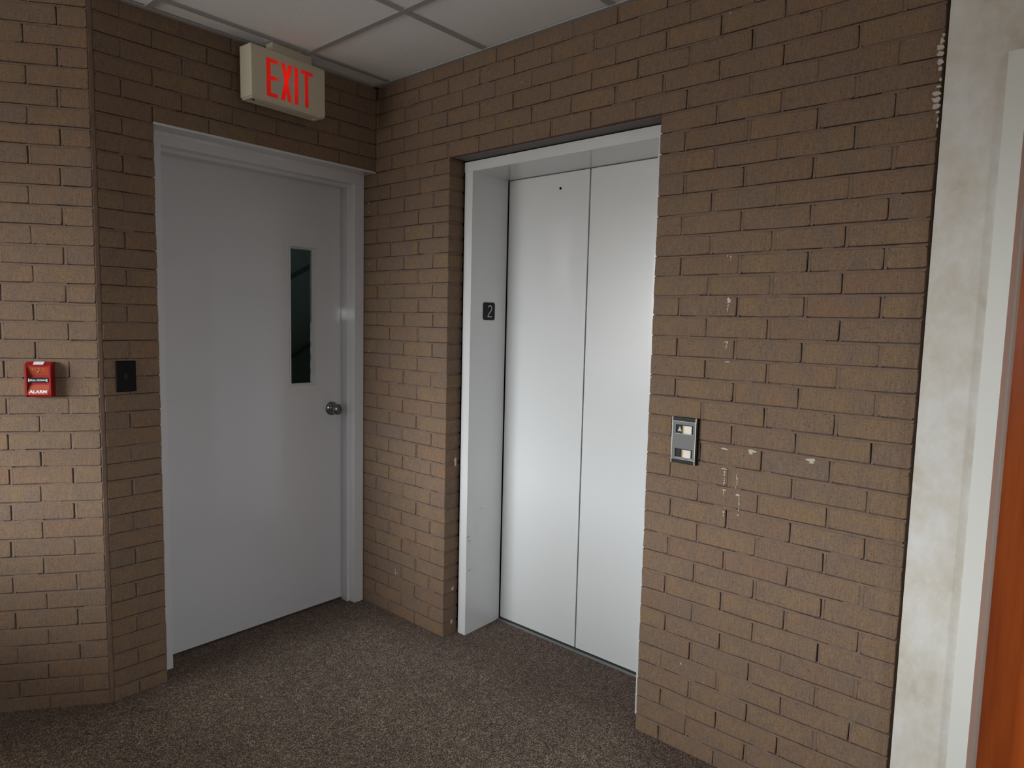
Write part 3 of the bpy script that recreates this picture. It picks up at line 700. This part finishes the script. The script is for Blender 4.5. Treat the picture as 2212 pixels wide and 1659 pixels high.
# ------------------------------------------------------------------ dark wall plate between alarm and door
sp = empty('wall_plate', (-1.1382, 0, 1.2320)); tag(sp, 'dark brown blank wall plate on the brick beside the stair door', 'wall plate')
obj('plate', bx(-0.0345, 0.0345, -0.0075, 0.001, -0.0575, 0.0575, bev=0.003, seg=2), M_BROWNPLATE, sp)
obj('socket', bx(-0.006, 0.006, -0.0085, -0.006, -0.012, 0.012, bev=0.001), M_BLACK, sp)
for z in (0.030, -0.030):
    s_ = obj('screw', lathe([(0, 0), (0.0028, 0), (0.0022, 0.0012), (0, 0.0014)], 12), M_BROWNPLATE, sp); s_.location = (0, -0.0075, z); s_.rotation_euler = (PI/2, 0, 0)

# ------------------------------------------------------------------ marks on the brick: splashed paint, plaster dabs
def blob(bm, s, z, w, h, rnd, x=-0.0008):
    n = 9; pts = []
    for i in range(n):
        a = 2*PI*i/n; r = rnd.uniform(0.55, 1.1)
        pts.append((-s + w/2*r*math.cos(a), z + h/2*r*math.sin(a)))
    q_ = rnd.uniform(0, 0.0006); prism(bm, pts, 'x', x-0.0003-q_, x+0.0018+q_)
rnd = random.Random(4); bm = nb()
def drip(s, z0, z1, w):
    z = z0
    while z > z1:
        blob(bm, s+rnd.uniform(-0.002, 0.002), z, w*rnd.uniform(0.25, 0.9), rnd.uniform(0.003, 0.009), rnd); z -= rnd.uniform(0.003, 0.008)
blob(bm, 1.7967, 1.690, 0.005, 0.007, rnd); blob(bm, 1.8074, 1.687, 0.005, 0.008, rnd); blob(bm, 1.808, 1.677, 0.003, 0.006, rnd)
drip(1.8075, 1.556, 1.512, 0.009); blob(bm, 1.809, 1.552, 0.014, 0.010, rnd); blob(bm, 1.810, 1.545, 0.012, 0.008, rnd)
drip(1.809, 1.418, 1.398, 0.007); blob(bm, 1.8065, 1.4175, 0.012, 0.004, rnd); blob(bm, 1.813, 1.414, 0.005, 0.005, rnd)
blob(bm, 1.8137, 1.3545, 0.022, 0.004, rnd)
blob(bm, 1.819, 1.0745, 0.026, 0.005, rnd); blob(bm, 1.827, 1.0730, 0.012, 0.004, rnd)
blob(bm, 1.822, 1.0090, 0.028, 0.004, rnd); drip(1.825, 1.002, 0.955, 0.007); drip(1.866, 0.995, 0.950, 0.006)
blob(bm, 1.826, 0.9395, 0.016, 0.006, rnd); drip(1.826, 0.934, 0.922, 0.004)
blob(bm, 1.872, 0.9325, 0.018, 0.007, rnd); drip(1.877, 0.926, 0.882, 0.006)
blob(bm, 1.828, 0.8670, 0.007, 0.010, rnd); blob(bm, 1.8283, 0.857, 0.004, 0.008, rnd); blob(bm, 1.876, 0.8670, 0.006, 0.005, rnd)
for z, w_, h in ((2.222, 0.008, 0.010), (2.208, 0.014, 0.018), (2.192, 0.020, 0.018), (2.176, 0.022, 0.014), (2.156, 0.018, 0.018), (2.140, 0.012, 0.014), (2.112, 0.006, 0.010), (2.094, 0.014, 0.008), (2.078, 0.022, 0.016), (2.062, 0.024, 0.018), (2.046, 0.020, 0.014), (2.030, 0.010, 0.007), (2.012, 0.004, 0.016), (1.996, 0.004, 0.014)):
    blob(bm, END-0.001-w_*0.40, z, w_, h, rnd)
blob(bm, 1.706, 0.3092, 0.006, 0.011, rnd); blob(bm, 1.7648, 2.432, 0.008, 0.004, rnd); blob(bm, 0.9197, 2.4017, 0.005, 0.005, rnd)
blob(bm, 1.7876, 0.2724, 0.003, 0.004, rnd)
for q in ((0.170, 0.232), (0.173, 0.222), (0.176, 0.214), (0.171, 0.211)): blob(bm, q[0], q[1], 0.006, 0.009, rnd)
for z in (2.035, 2.028, 1.988, 1.735, 1.30): blob(bm, -0.055+rnd.uniform(-0.006, 0.006), z, 0.008, 0.007, rnd)
o = obj('splashed_paint', bm, M_SPLASH, wall_right); o['kind'] = 'stuff'; o['label'] = 'white paint splashes and drips on the brick'
bm = nb(); blob(bm, 1.9100, 1.0800, 0.034, 0.013, rnd); blob(bm, 1.906, 1.073, 0.016, 0.012, rnd); blob(bm, 2.0866, 1.0790, 0.034, 0.013, rnd); blob(bm, 2.088, 1.072, 0.016, 0.010, rnd)
o = obj('plaster_dabs', bm, M_PLASTER, wall_right); o['kind'] = 'stuff'; o['label'] = 'two cream plaster dabs on the brick'
bm = nb()
for x_, z in ((0.057, 0.218), (0.054, 0.058)):
    prism(bm, [(x_-0.007, z-0.008), (x_+0.004, z-0.010), (x_+0.008, z+0.004), (x_+0.001, z+0.010), (x_-0.005, z+0.003)], 'y', -PA-0.0016, -PA+0.001)
prism(bm, [(0.058, 0.80), (0.070, 0.80), (0.068, 0.84), (0.056, 0.83)], 'y', -PA-0.001, -PA+0.001)
o = obj('splashed_paint', bm, M_SPLASH, wall_right); o['kind'] = 'stuff'
# scuffs on the elevator jamb
bm = nb()
for x_, z, dx, dz in ((0.084, 0.466, 0.018, 0.005), (0.088, 0.450, 0.022, -0.002), (0.100, 0.306, 0.012, 0.001), (0.122, 0.309, 0.004, 0.001), (0.180, 0.584, 0.008, 0.003)):
    yy = -0.578 + (x_-FXE)*0.007/(FXI-0.004-FXE) - 0.0004
    prism(bm, [(x_, z), (x_+dx, z+dz), (x_+dx, z+dz+0.0018), (x_, z+0.0018)], 'y', yy-0.0004, yy+0.0008)
o = obj('scuff_marks', bm, M_SCUFF, door_2); o['kind'] = 'stuff'
